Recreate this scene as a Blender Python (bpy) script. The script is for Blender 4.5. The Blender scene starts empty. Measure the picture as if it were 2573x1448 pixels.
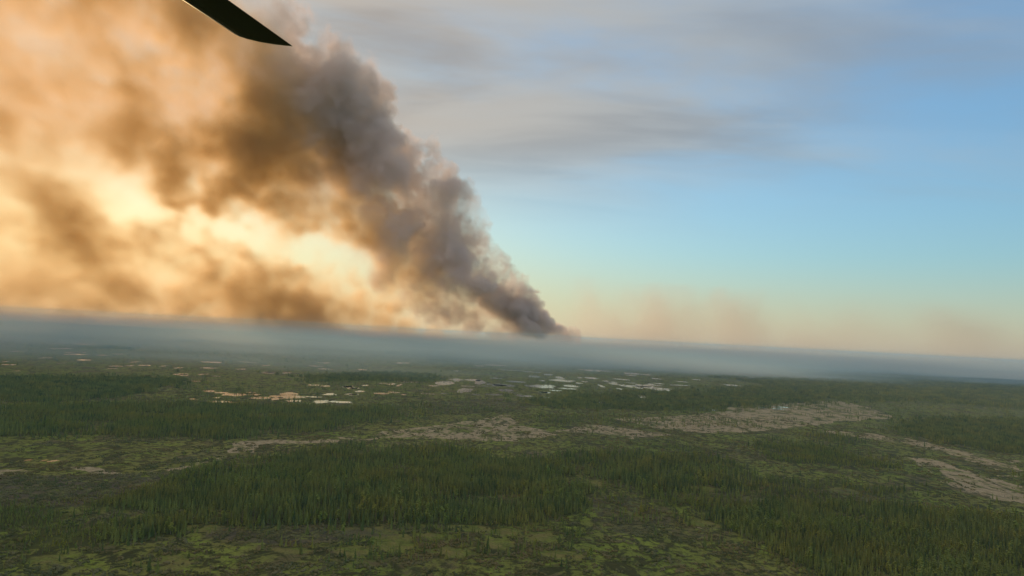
import bpy, math, random
import numpy as np
from mathutils import Matrix, Vector

SC = bpy.context.scene
COL = SC.collection
R = math.radians
rng = np.random.default_rng(11)
random.seed(11)

# ---------------------------------------------------------------- camera
CAM_H = 180.0
F_PX, W_PX, H_PX = 1740.0, 2573.0, 1448.0
PITCH, ROLL = R(3.82), R(2.96)
_f = Vector((0, math.cos(PITCH), math.sin(PITCH)))
_r0 = Vector((1, 0, 0))
_u0 = _r0.cross(_f)
_r = _r0 * math.cos(ROLL) + _u0 * math.sin(ROLL)
_u = -_r0 * math.sin(ROLL) + _u0 * math.cos(ROLL)
cam = bpy.data.objects.new('camera', bpy.data.cameras.new('camera'))
COL.objects.link(cam)
cam.data.sensor_width = 36.0
cam.data.lens = 36.0 * F_PX / W_PX
cam.data.clip_start = 0.1
cam.data.clip_end = 300000.0
M = Matrix((_r, _u, -_f)).transposed().to_4x4()
M.translation = Vector((0, 0, CAM_H))
cam.matrix_world = M
SC.camera = cam

# ---------------------------------------------------------------- sun, sky, exposure
SUN_AZ = R(-31.5)          # left of the view axis (+Y)
SUN_EL = R(7.0)
sun_dir = Vector((math.sin(SUN_AZ) * math.cos(SUN_EL), math.cos(SUN_AZ) * math.cos(SUN_EL), math.sin(SUN_EL)))
sl = bpy.data.lights.new('sun', 'SUN')
sl.energy = 3.7
sl.angle = R(0.5)
sl.color = (1.0, 0.64, 0.35)
sun = bpy.data.objects.new('sun', sl)
COL.objects.link(sun)
sun.rotation_euler = sun_dir.to_track_quat('Z', 'Y').to_euler()
sun.location = (-400, 0, 600)

def N(nt, kind, **kw):
    n = nt.nodes.new(kind)
    ins = kw.pop('ins', {})
    for k, v in kw.items():
        setattr(n, k, v)
    for k, v in ins.items():
        n.inputs[k].default_value = v
    return n

def math_node(nt, op, a, b=None, clamp=False):
    n = nt.nodes.new('ShaderNodeMath')
    n.operation = op
    n.use_clamp = clamp
    for i, v in enumerate((a, b)):
        if v is None:
            continue
        if isinstance(v, (int, float)):
            n.inputs[i].default_value = v
        else:
            nt.links.new(v, n.inputs[i])
    return n.outputs[0]

def mix_col(nt, fac, a, b, blend='MIX'):
    n = nt.nodes.new('ShaderNodeMix')
    n.data_type = 'RGBA'
    n.blend_type = blend
    for sock, v in ((n.inputs[0], fac), (n.inputs[6], a), (n.inputs[7], b)):
        if isinstance(v, (int, float)):
            sock.default_value = v
        elif isinstance(v, tuple):
            sock.default_value = (*v, 1.0) if len(v) == 3 else v
        else:
            nt.links.new(v, sock)
    return n.outputs[2]

def ramp(nt, fac, stops, interp='LINEAR'):
    n = nt.nodes.new('ShaderNodeValToRGB')
    cr = n.color_ramp
    cr.interpolation = interp
    while len(cr.elements) < len(stops):
        cr.elements.new(0.5)
    for e, (p, c) in zip(cr.elements, stops):
        e.position = p
        e.color = (c, c, c, 1) if isinstance(c, (int, float)) else (*c, 1)
    nt.links.new(fac, n.inputs[0])
    return n.outputs[0]

def maprange(nt, v, a, b, c=0.0, d=1.0, smooth=True):
    n = nt.nodes.new('ShaderNodeMapRange')
    n.interpolation_type = 'SMOOTHSTEP' if smooth else 'LINEAR'
    nt.links.new(v, n.inputs[0])
    for i, x in enumerate((a, b, c, d)):
        n.inputs[i + 1].default_value = x
    return n.outputs[0]

world = bpy.data.worlds.new('World')
SC.world = world
world.use_nodes = True
def build_world():
    nt = world.node_tree
    nt.nodes.clear()
    out = nt.nodes.new('ShaderNodeOutputWorld')
    bg = nt.nodes.new('ShaderNodeBackground')
    bg.inputs[1].default_value = 0.10
    sky = nt.nodes.new('ShaderNodeTexSky')
    sky.sky_type = 'NISHITA'
    sky.sun_disc = False
    sky.sun_elevation = SUN_EL
    sky.sun_rotation = SUN_AZ
    sky.altitude = 300
    sky.air_density = 1.0
    sky.dust_density = 1.5
    sky.ozone_density = 1.6
    col = mix_col(nt, 1.0, sky.outputs[0], (1.34, 1.77, 2.08), 'MULTIPLY')
    # smoky air spreads the sun's glow: a soft shoulder instead of a hot spot
    bw = nt.nodes.new('ShaderNodeRGBToBW')
    nt.links.new(col, bw.inputs[0])
    k = math_node(nt, 'DIVIDE', 2.15, math_node(nt, 'ADD', math_node(nt, 'MULTIPLY', bw.outputs[0], 0.20), 1.0))
    sc = nt.nodes.new('ShaderNodeVectorMath')
    sc.operation = 'SCALE'
    nt.links.new(col, sc.inputs[0])
    nt.links.new(k, sc.inputs['Scale'])
    col = sc.outputs[0]
    # direction -> a layer of thin high smoke
    tc = nt.nodes.new('ShaderNodeTexCoord')
    sep = nt.nodes.new('ShaderNodeSeparateXYZ')
    nt.links.new(tc.outputs['Generated'], sep.inputs[0])
    zz = math_node(nt, 'ADD', math_node(nt, 'MAXIMUM', sep.outputs[2], 0.0), 0.10)
    cmb = nt.nodes.new('ShaderNodeCombineXYZ')
    nt.links.new(math_node(nt, 'DIVIDE', sep.outputs[0], zz), cmb.inputs[0])
    nt.links.new(math_node(nt, 'DIVIDE', sep.outputs[1], zz), cmb.inputs[1])
    mp = nt.nodes.new('ShaderNodeMapping')
    mp.inputs['Rotation'].default_value = (0, 0, R(-14))
    mp.inputs['Scale'].default_value = (0.55, 1.25, 1)
    mp.inputs['Location'].default_value = (3.1, 1.7, 0)
    nt.links.new(cmb.outputs[0], mp.inputs[0])
    n1 = N(nt, 'ShaderNodeTexNoise', ins={'Scale': 0.9, 'Detail': 7.0, 'Roughness': 0.54, 'Distortion': 0.5})
    nt.links.new(mp.outputs[0], n1.inputs['Vector'])
    n2 = N(nt, 'ShaderNodeTexNoise', ins={'Scale': 0.42, 'Detail': 3.0, 'Roughness': 0.5})
    nt.links.new(mp.outputs[0], n2.inputs['Vector'])
    v = math_node(nt, 'ADD', math_node(nt, 'MULTIPLY', n1.outputs[0], 0.85), math_node(nt, 'MULTIPLY', n2.outputs[0], 0.35))
    v = math_node(nt, 'ADD', v, maprange(nt, sep.outputs[0], 0.45, -0.12, 0.0, 0.17))
    v = math_node(nt, 'ADD', v, maprange(nt, sep.outputs[2], 0.36, 0.75, 0.0, 0.30))  # veil thickened overhead, out of view, to throw more light on the ground
    veil = maprange(nt, v, 0.46, 0.80)
    veil = math_node(nt, 'MULTIPLY', veil, maprange(nt, sep.outputs[2], 0.13, 0.30))
    # towards the sun the veil is thicker, on the far side it thins out
    thin = maprange(nt, sep.outputs[0], -0.25, 0.75, 0.0, 0.38)
    thin = math_node(nt, 'MULTIPLY', thin, maprange(nt, sep.outputs[2], 0.75, 0.42))
    veil = math_node(nt, 'MULTIPLY', veil, math_node(nt, 'SUBTRACT', 1.0, thin))
    veil = math_node(nt, 'MULTIPLY', veil, 0.95)
    bl = mix_col(nt, maprange(nt, sep.outputs[0], -0.5, 0.5), (4.5, 3.9, 3.35), (3.7, 3.75, 3.6))
    n3 = N(nt, 'ShaderNodeTexNoise', ins={'Scale': 1.5, 'Detail': 5.0, 'Roughness': 0.5, 'Distortion': 0.5})
    nt.links.new(mp.outputs[0], n3.inputs['Vector'])
    bl = mix_col(nt, 1.0, bl, mix_col(nt, maprange(nt, n3.outputs[0], 0.34, 0.66), (0.86, 0.84, 0.84), (1.22, 1.22, 1.20)), 'MULTIPLY')
    col = mix_col(nt, veil, col, bl)
    # the haze that lies along the horizon all round
    hz = maprange(nt, sep.outputs[2], 0.13, -0.01)
    hz = math_node(nt, 'MULTIPLY', hz, 0.62)
    col = mix_col(nt, hz, col, (5.9, 5.3, 4.7))
    nt.links.new(col, bg.inputs[0])
    nt.links.new(bg.outputs[0], out.inputs[0])
build_world()

SC.view_settings.view_transform = 'Standard'
SC.view_settings.look = 'None'
SC.view_settings.exposure = 0.0
SC.view_settings.gamma = 1.0
SC.view_settings.use_curve_mapping = False
cy = SC.cycles
cy.use_denoising = True
try:
    cy.denoiser = 'OPENIMAGEDENOISE'
except Exception:
    pass
cy.use_adaptive_sampling = True
cy.adaptive_threshold = 0.01
cy.max_bounces = 6
cy.diffuse_bounces = 2
cy.glossy_bounces = 2
cy.transmission_bounces = 2
cy.transparent_max_bounces = 12
cy.volume_bounces = 4
cy.volume_step_rate = 1.5
cy.volume_max_steps = 512
cy.caustics_reflective = False
cy.caustics_refractive = False

# ---------------------------------------------------------------- helpers
def px_dir(px, py):
    return _f * F_PX + _r * (px - W_PX / 2) - _u * (py - H_PX / 2)

def px_ground(px, py, z=0.0):
    d = px_dir(px, py)
    k = (z - CAM_H) / d.z
    return Vector((d.x * k, d.y * k, z))

def px_at(px, py, Y):
    """the point seen at a pixel of the photograph at the depth Y"""
    d = px_dir(px, py)
    k = Y / d.y
    return Vector((d.x * k, Y, CAM_H + d.z * k))

def tag(o, label=None, cat=None, group=None, kind=None):
    for k, v in (('label', label), ('category', cat), ('group', group), ('kind', kind)):
        if v:
            o[k] = v
    return o

def new_mat(name):
    m = bpy.data.materials.new(name)
    m.use_nodes = True
    m.node_tree.nodes.clear()
    return m, m.node_tree, m.node_tree.nodes.new('ShaderNodeOutputMaterial')
# ---------------------------------------------------------------- smoke as real volumes
def bspline_w(n, period, off):
    """interpolation matrix of a cubic B-spline lattice with a knot every `period` voxels"""
    t = (np.arange(n) + off) / period
    i = np.floor(t).astype(int)
    f = t - i
    m = int(i.max()) + 5
    w = np.zeros((n, m), np.float32)
    ws = ((1 - f) ** 3 / 6, (3 * f ** 3 - 6 * f ** 2 + 4) / 6, (-3 * f ** 3 + 3 * f ** 2 + 3 * f + 1) / 6, f ** 3 / 6)
    for k in range(4):
        w[np.arange(n), i + k] += ws[k].astype(np.float32)
    return w

def lattice_noise(shape, period, g):
    """smooth unit-variance noise over a grid; period in voxels per axis"""
    ws = [bspline_w(n, max(p, 1.0), g.random() * 7) for n, p in zip(shape, period)]
    a = g.standard_normal([w.shape[1] for w in ws]).astype(np.float32)
    a = np.tensordot(ws[2], a, axes=(1, 2))            # z, x, y
    a = np.tensordot(ws[1], a, axes=(1, 2))            # y, z, x
    a = np.tensordot(ws[0], a, axes=(1, 2))            # x, y, z
    a /= a.std()
    return a

def fbm(shape, voxel, size, octaves, g, gain=0.5, billow=False, stretch=(1, 1, 1)):
    out = np.zeros(shape, np.float32)
    amp, tot = 1.0, 0.0
    for o in range(octaves):
        s = size / 2 ** o
        if s < 1.3 * min(voxel):
            break
        n = lattice_noise(shape, [s * q / v for q, v in zip(stretch, voxel)], g)
        out += amp * (np.abs(n) * 1.5 - 1.0 if billow else n)
        tot += amp * amp
        amp *= gain
    return out / math.sqrt(tot)

def sstep(a, b, x):
    t = np.clip((x - a) / (b - a), 0, 1)
    return t * t * (3 - 2 * t)

class Grid:
    def __init__(self, lo, hi, voxel):
        self.lo, self.hi = np.array(lo, float), np.array(hi, float)
        self.shape = tuple(int(round((b - a) / v)) for a, b, v in zip(lo, hi, voxel))
        self.voxel = [(b - a) / (n - 1) for a, b, n in zip(lo, hi, self.shape)]
        self.ax = [np.linspace(a, b, n, dtype=np.float32) for a, b, n in zip(lo, hi, self.shape)]
    def mesh(self):
        return np.meshgrid(*self.ax, indexing='ij', sparse=True)
    def pix(self):
        """photograph coordinates of every voxel, as seen from the camera (to shape the plume after the photo)"""
        X, Y, Z = self.mesh()
        zz = Z - CAM_H
        dx = X * _r.x + Y * _r.y + zz * _r.z
        dy = X * _u.x + Y * _u.y + zz * _u.z
        dz = X * _f.x + Y * _f.y + zz * _f.z
        return W_PX / 2 + F_PX * dx / dz, H_PX / 2 - F_PX * dy / dz

def puffs_field(grid, puffs, margin):
    """largest (radius - distance) over all puffs, in metres"""
    f = np.full(grid.shape, -margin, np.float32)
    for (cx, cy_, cz, r) in puffs:
        sl_ = []
        for a, c, v, l, n in zip((0, 1, 2), (cx, cy_, cz), grid.voxel, grid.lo, grid.shape):
            i0 = max(0, int((c - r - margin - l) / v))
            i1 = min(n, int((c + r + margin - l) / v) + 2)
            sl_.append(slice(i0, i1))
        if any(s.start >= s.stop for s in sl_):
            continue
        x, y, z = (grid.ax[k][sl_[k]] for k in range(3))
        d = np.sqrt((x[:, None, None] - cx) ** 2 + (y[None, :, None] - cy_) ** 2 + (z[None, None, :] - cz) ** 2)
        sub = f[sl_[0], sl_[1], sl_[2]]
        np.maximum(sub, r - d, out=sub)
    return f

def smoke_material(name, scatter, absorb, g):
    """scatter / absorb: extinction per metre and channel at density 1"""
    m, nt, out = new_mat(name)
    info = nt.nodes.new('ShaderNodeVolumeInfo')
    ks, ka = max(scatter), max(absorb)
    vs = nt.nodes.new('ShaderNodeVolumeScatter')
    vs.inputs['Color'].default_value = (*[c / ks for c in scatter], 1)
    vs.inputs['Anisotropy'].default_value = g
    va = nt.nodes.new('ShaderNodeVolumeAbsorption')
    va.inputs['Color'].default_value = (*[1 - c / ka for c in absorb], 1)
    nt.links.new(math_node(nt, 'MULTIPLY', info.outputs['Density'], ks), vs.inputs['Density'])
    nt.links.new(math_node(nt, 'MULTIPLY', info.outputs['Density'], ka), va.inputs['Density'])
    add = nt.nodes.new('ShaderNodeAddShader')
    nt.links.new(vs.outputs[0], add.inputs[0])
    nt.links.new(va.outputs[0], add.inputs[1])
    nt.links.new(add.outputs[0], out.inputs['Volume'])
    return m

def volume_object(name, grid, dens, mat):
    """a mesh that carries the density of every voxel and turns into a fog volume through geometry nodes"""
    n = dens.size
    me = bpy.data.meshes.new(name)
    me.vertices.add(n)
    co = np.zeros((n, 3), np.float32)
    co[0], co[-1] = grid.lo, grid.hi
    co[1:-1] = (grid.lo + grid.hi) / 2
    me.vertices.foreach_set('co', co.ravel())
    at = me.attributes.new('smoke', 'FLOAT', 'POINT')
    at.data.foreach_set('value', np.ascontiguousarray(dens, np.float32).ravel())
    me.update()
    o = bpy.data.objects.new(name, me)
    COL.objects.link(o)
    me.materials.append(mat)
    ng = bpy.data.node_groups.new(name, 'GeometryNodeTree')
    ng.interface.new_socket('Geometry', in_out='INPUT', socket_type='NodeSocketGeometry')
    ng.interface.new_socket('Geometry', in_out='OUTPUT', socket_type='NodeSocketGeometry')
    gi, go = ng.nodes.new('NodeGroupInput'), ng.nodes.new('NodeGroupOutput')
    cube = ng.nodes.new('GeometryNodeVolumeCube')
    cube.inputs['Min'].default_value = tuple(grid.lo)
    cube.inputs['Max'].default_value = tuple(grid.hi)
    for k, s in zip('XYZ', grid.shape):
        cube.inputs['Resolution ' + k].default_value = s
    pos = ng.nodes.new('GeometryNodeInputPosition')
    sep = ng.nodes.new('ShaderNodeSeparateXYZ')
    ng.links.new(pos.outputs[0], sep.inputs[0])
    idx = []
    for k in range(3):
        a = math_node(ng, 'SUBTRACT', sep.outputs[k], float(grid.lo[k]))
        a = math_node(ng, 'DIVIDE', a, float(grid.voxel[k]))
        idx.append(math_node(ng, 'ROUND', a))
    def imath(op, a, b):
        nd = ng.nodes.new('FunctionNodeIntegerMath')
        nd.operation = op
        for i, v in enumerate((a, b)):
            if isinstance(v, int):
                nd.inputs[i].default_value = v
            else:
                ng.links.new(v, nd.inputs[i])
        return nd.outputs[0]
    i = imath('ADD', imath('MULTIPLY', imath('ADD', imath('MULTIPLY', idx[0], grid.shape[1]), idx[1]), grid.shape[2]), idx[2])
    smp = ng.nodes.new('GeometryNodeSampleIndex')
    smp.data_type = 'FLOAT'
    smp.domain = 'POINT'
    nat = ng.nodes.new('GeometryNodeInputNamedAttribute')
    nat.data_type = 'FLOAT'
    nat.inputs['Name'].default_value = 'smoke'
    ng.links.new(gi.outputs[0], smp.inputs['Geometry'])
    ng.links.new(nat.outputs[0], smp.inputs['Value'])
    ng.links.new(i, smp.inputs['Index'])
    ng.links.new(smp.outputs[0], cube.inputs['Density'])
    sm = ng.nodes.new('GeometryNodeSetMaterial')
    sm.inputs['Material'].default_value = mat
    ng.links.new(cube.outputs[0], sm.inputs[0])
    ng.links.new(sm.outputs[0], go.inputs[0])
    md = o.modifiers.new('fog', 'NODES')
    md.node_group = ng
    return o

PLUME_Y = 12000.0
M_PER_PX = PLUME_Y / F_PX          # metres at the plume for one photograph pixel

def puff(px, py, r, dy=0.0):
    p = px_at(px, py, PLUME_Y)
    return (p.x, PLUME_Y + dy, p.z, r * M_PER_PX)

def sprout(puffs, g, n, k, keep=lambda p: True):
    """smaller puffs budding from the skin of bigger ones"""
    out = []
    for (x, y, z, r) in puffs:
        for _ in range(n):
            v = g.standard_normal(3)
            v /= np.linalg.norm(v)
            q = (x + v[0] * r * 0.78, y + v[1] * r * 0.78, z + v[2] * r * 0.78, r * k * g.uniform(0.6, 1.25))
            if q[3] > 34 and keep(q):
                out.append(q)
    return out

def stir(grid, g, size, amp, octaves=4):
    """turbulence: where every voxel looks its value up, some way off"""
    idx = []
    for k in range(3):
        n = fbm(grid.shape, grid.voxel, size, octaves, g, 0.6)
        sh = [1, 1, 1]
        sh[k] = -1
        i = np.arange(grid.shape[k]).reshape(sh) + np.rint(n * (amp / grid.voxel[k])).astype(np.int32)
        idx.append(np.clip(i, 0, grid.shape[k] - 1))
    return tuple(idx)

def zero_rim(d):
    d[0], d[-1], d[:, 0], d[:, -1], d[:, :, -1] = 0, 0, 0, 0, 0
    return d

SPINE = np.array([(1400, 868, 38), (1358, 846, 56), (1314, 816, 74), (1245, 768, 96), (1160, 702, 122), (1070, 615, 140), (985, 530, 150),
                  (900, 450, 150), (820, 365, 160), (735, 280, 185), (640, 205, 205), (520, 135, 220), (380, 70, 230), (220, 20, 240)], float)

def build_plume():
    g = np.random.default_rng(5)
    vox = 27.0
    grid = Grid((-6900, 9900, -20), (1250, 14100, 6700), (vox, vox * 1.15, vox))
    ts = np.linspace(0, 1, len(SPINE))
    big = []
    for k in range(260):
        t = g.random() ** 1.25
        px, py, hw = (np.interp(t, ts, SPINE[:, c]) for c in range(3))
        r = hw * g.uniform(0.26, 0.48)
        a = g.uniform(0, 2 * math.pi)
        q = math.sqrt(g.random()) * max(hw - 0.85 * r, 0)
        big.append(puff(px + q * math.cos(a) * 0.95, py - q * math.cos(a) * 0.72 + g.normal() * 0.12 * hw, r, q * math.sin(a) * M_PER_PX * 1.05))
    # the knobs along the crisp windward edge, where the photograph has them
    for px, py, r in ((1168, 508, 36), (1184, 487, 24), (1148, 522, 28), (1150, 490, 16), (1190, 590, 46), (1214, 572, 26), (1222, 600, 20), (1250, 655, 30), (1268, 672, 16), (1258, 640, 18),
                      (1226, 655, 26), (1333, 728, 10), (1322, 752, 20), (1340, 765, 16), (1350, 778, 18), (1364, 788, 14), (1300, 720, 24), (1285, 700, 22), (1395, 822, 12), (1412, 816, 9),
                      (1432, 824, 9), (1450, 834, 8), (1468, 836, 5), (1380, 806, 14), (1445, 818, 4), (1318, 850, 38), (1370, 852, 36), (1420, 852, 26), (1455, 852, 16), (1485, 852, 9), (1280, 846, 30), (1505, 853, 6), (1440, 842, 12), (1408, 836, 24), (1442, 838, 18), (1468, 845, 10), (1290, 864, 30), (1345, 868, 30), (1410, 866, 28), (1462, 862, 17), (1500, 860, 9),
                      (1050, 388, 46), (1076, 375, 22), (1066, 400, 24), (1020, 370, 40), (955, 235, 44), (930, 212, 38), (965, 258, 24), (970, 232, 20), (880, 185, 56), (905, 160, 30), (1085, 470, 50), (1110, 505, 40), (1150, 565, 50), (830, 125, 50), (760, 70, 60)):
        big.append(puff(px, py, r, g.normal() * 30))
    # lumps hanging on the lee side
    lumps = []
    for px, py, r in ((985, 690, 56), (1030, 735, 60), (950, 665, 32), (1085, 760, 56), (1010, 650, 40), (960, 720, 30), (745, 520, 60), (830, 555, 50), (690, 528, 30), (880, 575, 44), (940, 590, 44), (1040, 690, 50), (1130, 745, 60), (1180, 790, 56), (1240, 820, 44), (1290, 845, 34), (800, 480, 80), (860, 520, 70), (900, 590, 40), (930, 620, 40), (1060, 660, 60)):
        lumps.append(puff(px, py, r, g.normal() * 120))
    lumps += sprout(lumps, g, 7, 0.45)
    s1 = sprout(big, g, 8, 0.5)
    s2 = sprout([p for p in s1 if p[3] > 90], g, 3, 0.45)
    PX, PY = grid.pix()
    f = puffs_field(grid, big + s1 + s2, 420.0)
    near_base = np.clip((880 - PY) / 480, 0.0, 1.0)
    stirred = stir(grid, g, 540, 84, 5)
    fw = f[stirred]
    f = np.where(near_base > 0.3, fw, f * (1 - near_base) + fw * near_base)
    ax = np.interp(PY, SPINE[::-1, 1], SPINE[::-1, 0]).astype(np.float32)
    hw = np.interp(PY, SPINE[::-1, 1], SPINE[::-1, 2]).astype(np.float32)
    lee = sstep(0.25, -1.0, (PX - ax) / hw)          # 0 on the crisp windward side, 1 where the smoke frays
    shape = grid.shape
    b1 = fbm(shape, grid.voxel, 520, 5, g, 0.74, billow=True)
    n1 = fbm(shape, grid.voxel, 800, 5, g, 0.62)
    scale = np.clip((905 - PY) / 700, 0.12, 1.0)
    s = f + (b1 * (1 - lee) * 105 + n1 * lee * 170) * scale - 20 * scale
    s[f < -400] = -1e4
    soft = (60 + 300 * lee + 260 * sstep(330, 120, PY)) * (0.35 + 0.65 * scale)
    d = sstep(0, 1, s / soft)
    n2 = fbm(shape, grid.voxel, 900, 6, g, 0.66, stretch=(1, 2.2, 1))
    d *= 1 - 0.85 * lee * sstep(-0.3, 0.9, n2)
    d *= 1.0 - 0.55 * lee
    d *= 1 - 0.93 * sstep(790, 470, PX + (PY - 200) * 0.5)
    fine = fbm(shape, grid.voxel, 300, 4, g, 0.8, stretch=(1, 2.5, 1))
    d *= 1 + 1.6 * sstep(640, 830, PY)
    d *= np.clip(0.95 + 0.40 * fine, 0.25, None) * (0.9 + 0.15 * (1 - lee))
    f = puffs_field(grid, lumps, 420.0)[stirred]
    f[f < -400] = -1e4
    far = sstep(800, 450, PX)
    d2 = sstep(0, 1, (f + (n1 * 190 + n2 * 90) * scale + 40 * scale) / (60 + 380 * scale + 200 * far)) * (1 - 0.72 * sstep(-0.1, 1.1, n2)) * np.clip(0.46 + 0.30 * fine, 0.06, None) * (1 - 0.5 * far)
    d = np.maximum(d, d2)
    m = smoke_material('dense_smoke', (0.0036, 0.0031, 0.0032), (0.00007, 0.00042, 0.00056), 0.10)
    o = volume_object('smoke_plume', grid, zero_rim(d), m)
    tag(o, 'dense grey brown wildfire smoke plume leaning left from the burning forest on the horizon', 'smoke plume')

def build_drift():
    """the sunlit smoke that spreads out to the left of the plume, and the low bank under it"""
    g = np.random.default_rng(8)
    grid = Grid((-11600, 7000, -20), (500, 13900, 7000), (46, 80, 46))
    PX, PY = grid.pix()
    X, Y, Z = grid.mesh()
    sh = grid.shape
    n = fbm(sh, grid.voxel, 1700, 6, g, 0.68)
    n2 = fbm(sh, grid.voxel, 640, 5, g, 0.80, stretch=(1, 1.4, 1))
    n4 = fbm(sh, grid.voxel, 300, 3, g, 0.85, stretch=(1, 2.0, 1))
    low_edge = np.interp(PX, [-400, 0, 250, 330, 420, 560, 650, 700, 760, 860, 930, 960, 1100], [600, 600, 500, 440, 480, 465, 490, 555, 590, 612, 640, 740, 770])
    edge = np.interp(PY, [-60, 0, 100, 200, 300, 450, 600, 700, 800, 870], [640, 700, 830, 900, 950, 1050, 1170, 1230, 1310, 1390])
    side = sstep(-70, -290, PX - edge + 14 * n2)
    left = sstep(650, 0, PX)
    mottle = 1 - 0.45 * left
    mid = np.interp(PX, [250, 330, 450, 600, 750, 900], [515, 520, 538, 588, 630, 652])
    gap = sstep(1.35, 0.45, np.abs(PY - mid) / np.interp(PX, [250, 330, 500, 650, 800, 950], [36, 56, 76, 74, 50, 38]) + 0.22 * n2) * sstep(240, 340, PX) * sstep(985, 900, PX)
    up = sstep(-40, 130, low_edge - PY + n * 35 + n2 * 28) * side
    up *= 1 + 1.2 * np.exp(-((PX - 480) / 180) ** 2 - ((PY - 110) / 140) ** 2)
    up *= 1 + 0.50 * sstep(220, 420, PX) + 0.10 * sstep(420, 650, PX) - 0.55 * sstep(640, 800, PX) * sstep(250, 420, PY)
    top = np.interp(PX, [-400, 0, 300, 560, 650, 720, 800, 900, 1000, 1280], [570, 575, 605, 665, 672, 688, 718, 752, 795, 866])
    lowb = sstep(-50, 170, PY - top + n2 * 40 + n * 10) * sstep(1300, 1200, PX)
    lump = np.zeros(sh, np.float32)
    for cx, cy_, r in ((600, 705, 46), (650, 715, 52), (700, 730, 50), (745, 752, 44), (800, 768, 40), (850, 780, 30), (900, 795, 26), (540, 690, 36), (960, 815, 26), (1020, 828, 22), (1090, 842, 18)):
        lump = np.maximum(lump, sstep(1.5, 0.1, np.hypot(PX - cx, (PY - cy_) * 1.15) / r + 0.5 * n2))
    thick = np.exp(-((np.sqrt(X * X + Y * Y + Z * Z * 0.5) - 12300) / 560.0) ** 2) * 2.5
    d = up * np.clip(0.88 + (0.14 * n + 0.34 * n2) * mottle, 0.10, None) * (1.0 - 0.70 * left) \
        + lowb * np.clip(0.9 + (0.15 * n + 0.40 * n2) * mottle, 0.1, None) * (1.25 - 1.0 * left) \
        + (0.20 + 0.08 * sstep(420, 120, PX)) * sstep(1000, 600, PX + (PY - 500) * -0.45) * np.clip(1 + 0.6 * n2, 0.1, None)
    d *= np.clip(1 + 0.34 * n4, 0.2, None)
    d = (d + 1.15 * lump * np.clip(0.8 + 0.3 * n2, 0.2, None)) * (1 - 0.86 * gap) * thick
    m = smoke_material('drifting_smoke', (0.00088, 0.00067, 0.00050), (0.00003, 0.00020, 0.00044), 0.36)
    o = volume_object('drifting_smoke', grid, zero_rim(d), m)
    tag(o, 'thin sunlit orange smoke drifting left of the dense plume above the plain', 'drifting smoke', kind='stuff')

def build_wisps():
    """thin brown smoke rising from the fire front to the right of the plume"""
    g = np.random.default_rng(17)
    grid = Grid((900, 11200, -20), (9800, 13400, 1250), (45, 60, 34))
    PX, PY = grid.pix()
    X, Y, Z = grid.mesh()
    n = fbm(grid.shape, grid.voxel, 620, 5, g, 0.62, stretch=(0.8, 3, 1.3))
    n2 = fbm(grid.shape, grid.voxel, 1700, 3, g, 0.5, stretch=(1, 2, 1))
    hor = 774 + 0.0517 * PX
    top = np.interp(PX, [1380, 1420, 1480, 1560, 1650, 1760, 1850, 2000, 2200, 2573, 2800], [20, 55, 85, 82, 85, 90, 82, 75, 70, 62, 58])
    h = (hor - PY) / np.maximum(top, 5) * 0.8 - n * 0.30
    f = sstep(1.7, 0.0, h) * sstep(1380, 1560, PX) * np.clip(0.95 + 0.17 * n + 0.05 * n2, 0.3, None) * (1.15 - 0.5 * sstep(1500, 2500, PX))
    f = f * np.exp(-((Y - 12300) / 620.0) ** 2) * sstep(3100, 2500, PX)
    m = smoke_material('thin_smoke', (0.00052, 0.00048, 0.00048), (0.00014, 0.00018, 0.00021), 0.4)
    o = volume_object('smoke_wisps', grid, zero_rim(f), m)
    tag(o, 'thin brownish smoke wisps along the horizon to the right of the dense plume', 'smoke wisps', kind='stuff')
# ---------------------------------------------------------------- land cover
def vnoise(x, y, seed=0):
    """value noise in the plane, -1..1"""
    xi, yi = np.floor(x).astype(np.int64), np.floor(y).astype(np.int64)
    fx, fy = x - xi, y - yi
    fx, fy = fx * fx * (3 - 2 * fx), fy * fy * (3 - 2 * fy)
    def h(a, b):
        n = (a * 374761393 + b * 668265263 + seed * 974634777) & 0xFFFFFFFF
        n = ((n ^ (n >> 13)) * 1274126177) & 0xFFFFFFFF
        return ((n ^ (n >> 16)) & 0xFFFF) / 32767.5 - 1.0
    a, b, c, d = h(xi, yi), h(xi + 1, yi), h(xi, yi + 1), h(xi + 1, yi + 1)
    return (a * (1 - fx) + b * fx) * (1 - fy) + (c * (1 - fx) + d * fx) * fy

def fnoise(x, y, size, octaves=4, seed=0, gain=0.5):
    out, amp, tot = 0.0, 1.0, 0.0
    for o in range(octaves):
        s = size / 2 ** o
        out = out + amp * vnoise(x / s + 17.3 * o, y / s - 9.1 * o, seed + o)
        tot += amp
        amp *= gain
    return out / tot

def gpoly(pts):
    return np.array([tuple(px_ground(px, py)[:2]) for px, py in pts])

def inside(poly, x, y):
    r = np.zeros(x.shape, bool)
    x1, y1 = poly[-1]
    for x2, y2 in poly:
        if y1 != y2:
            c = ((y1 > y) != (y2 > y)) & (x < (x2 - x1) * (y - y1) / (y2 - y1) + x1)
            r ^= c
        x1, y1 = x2, y2
    return r

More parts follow.
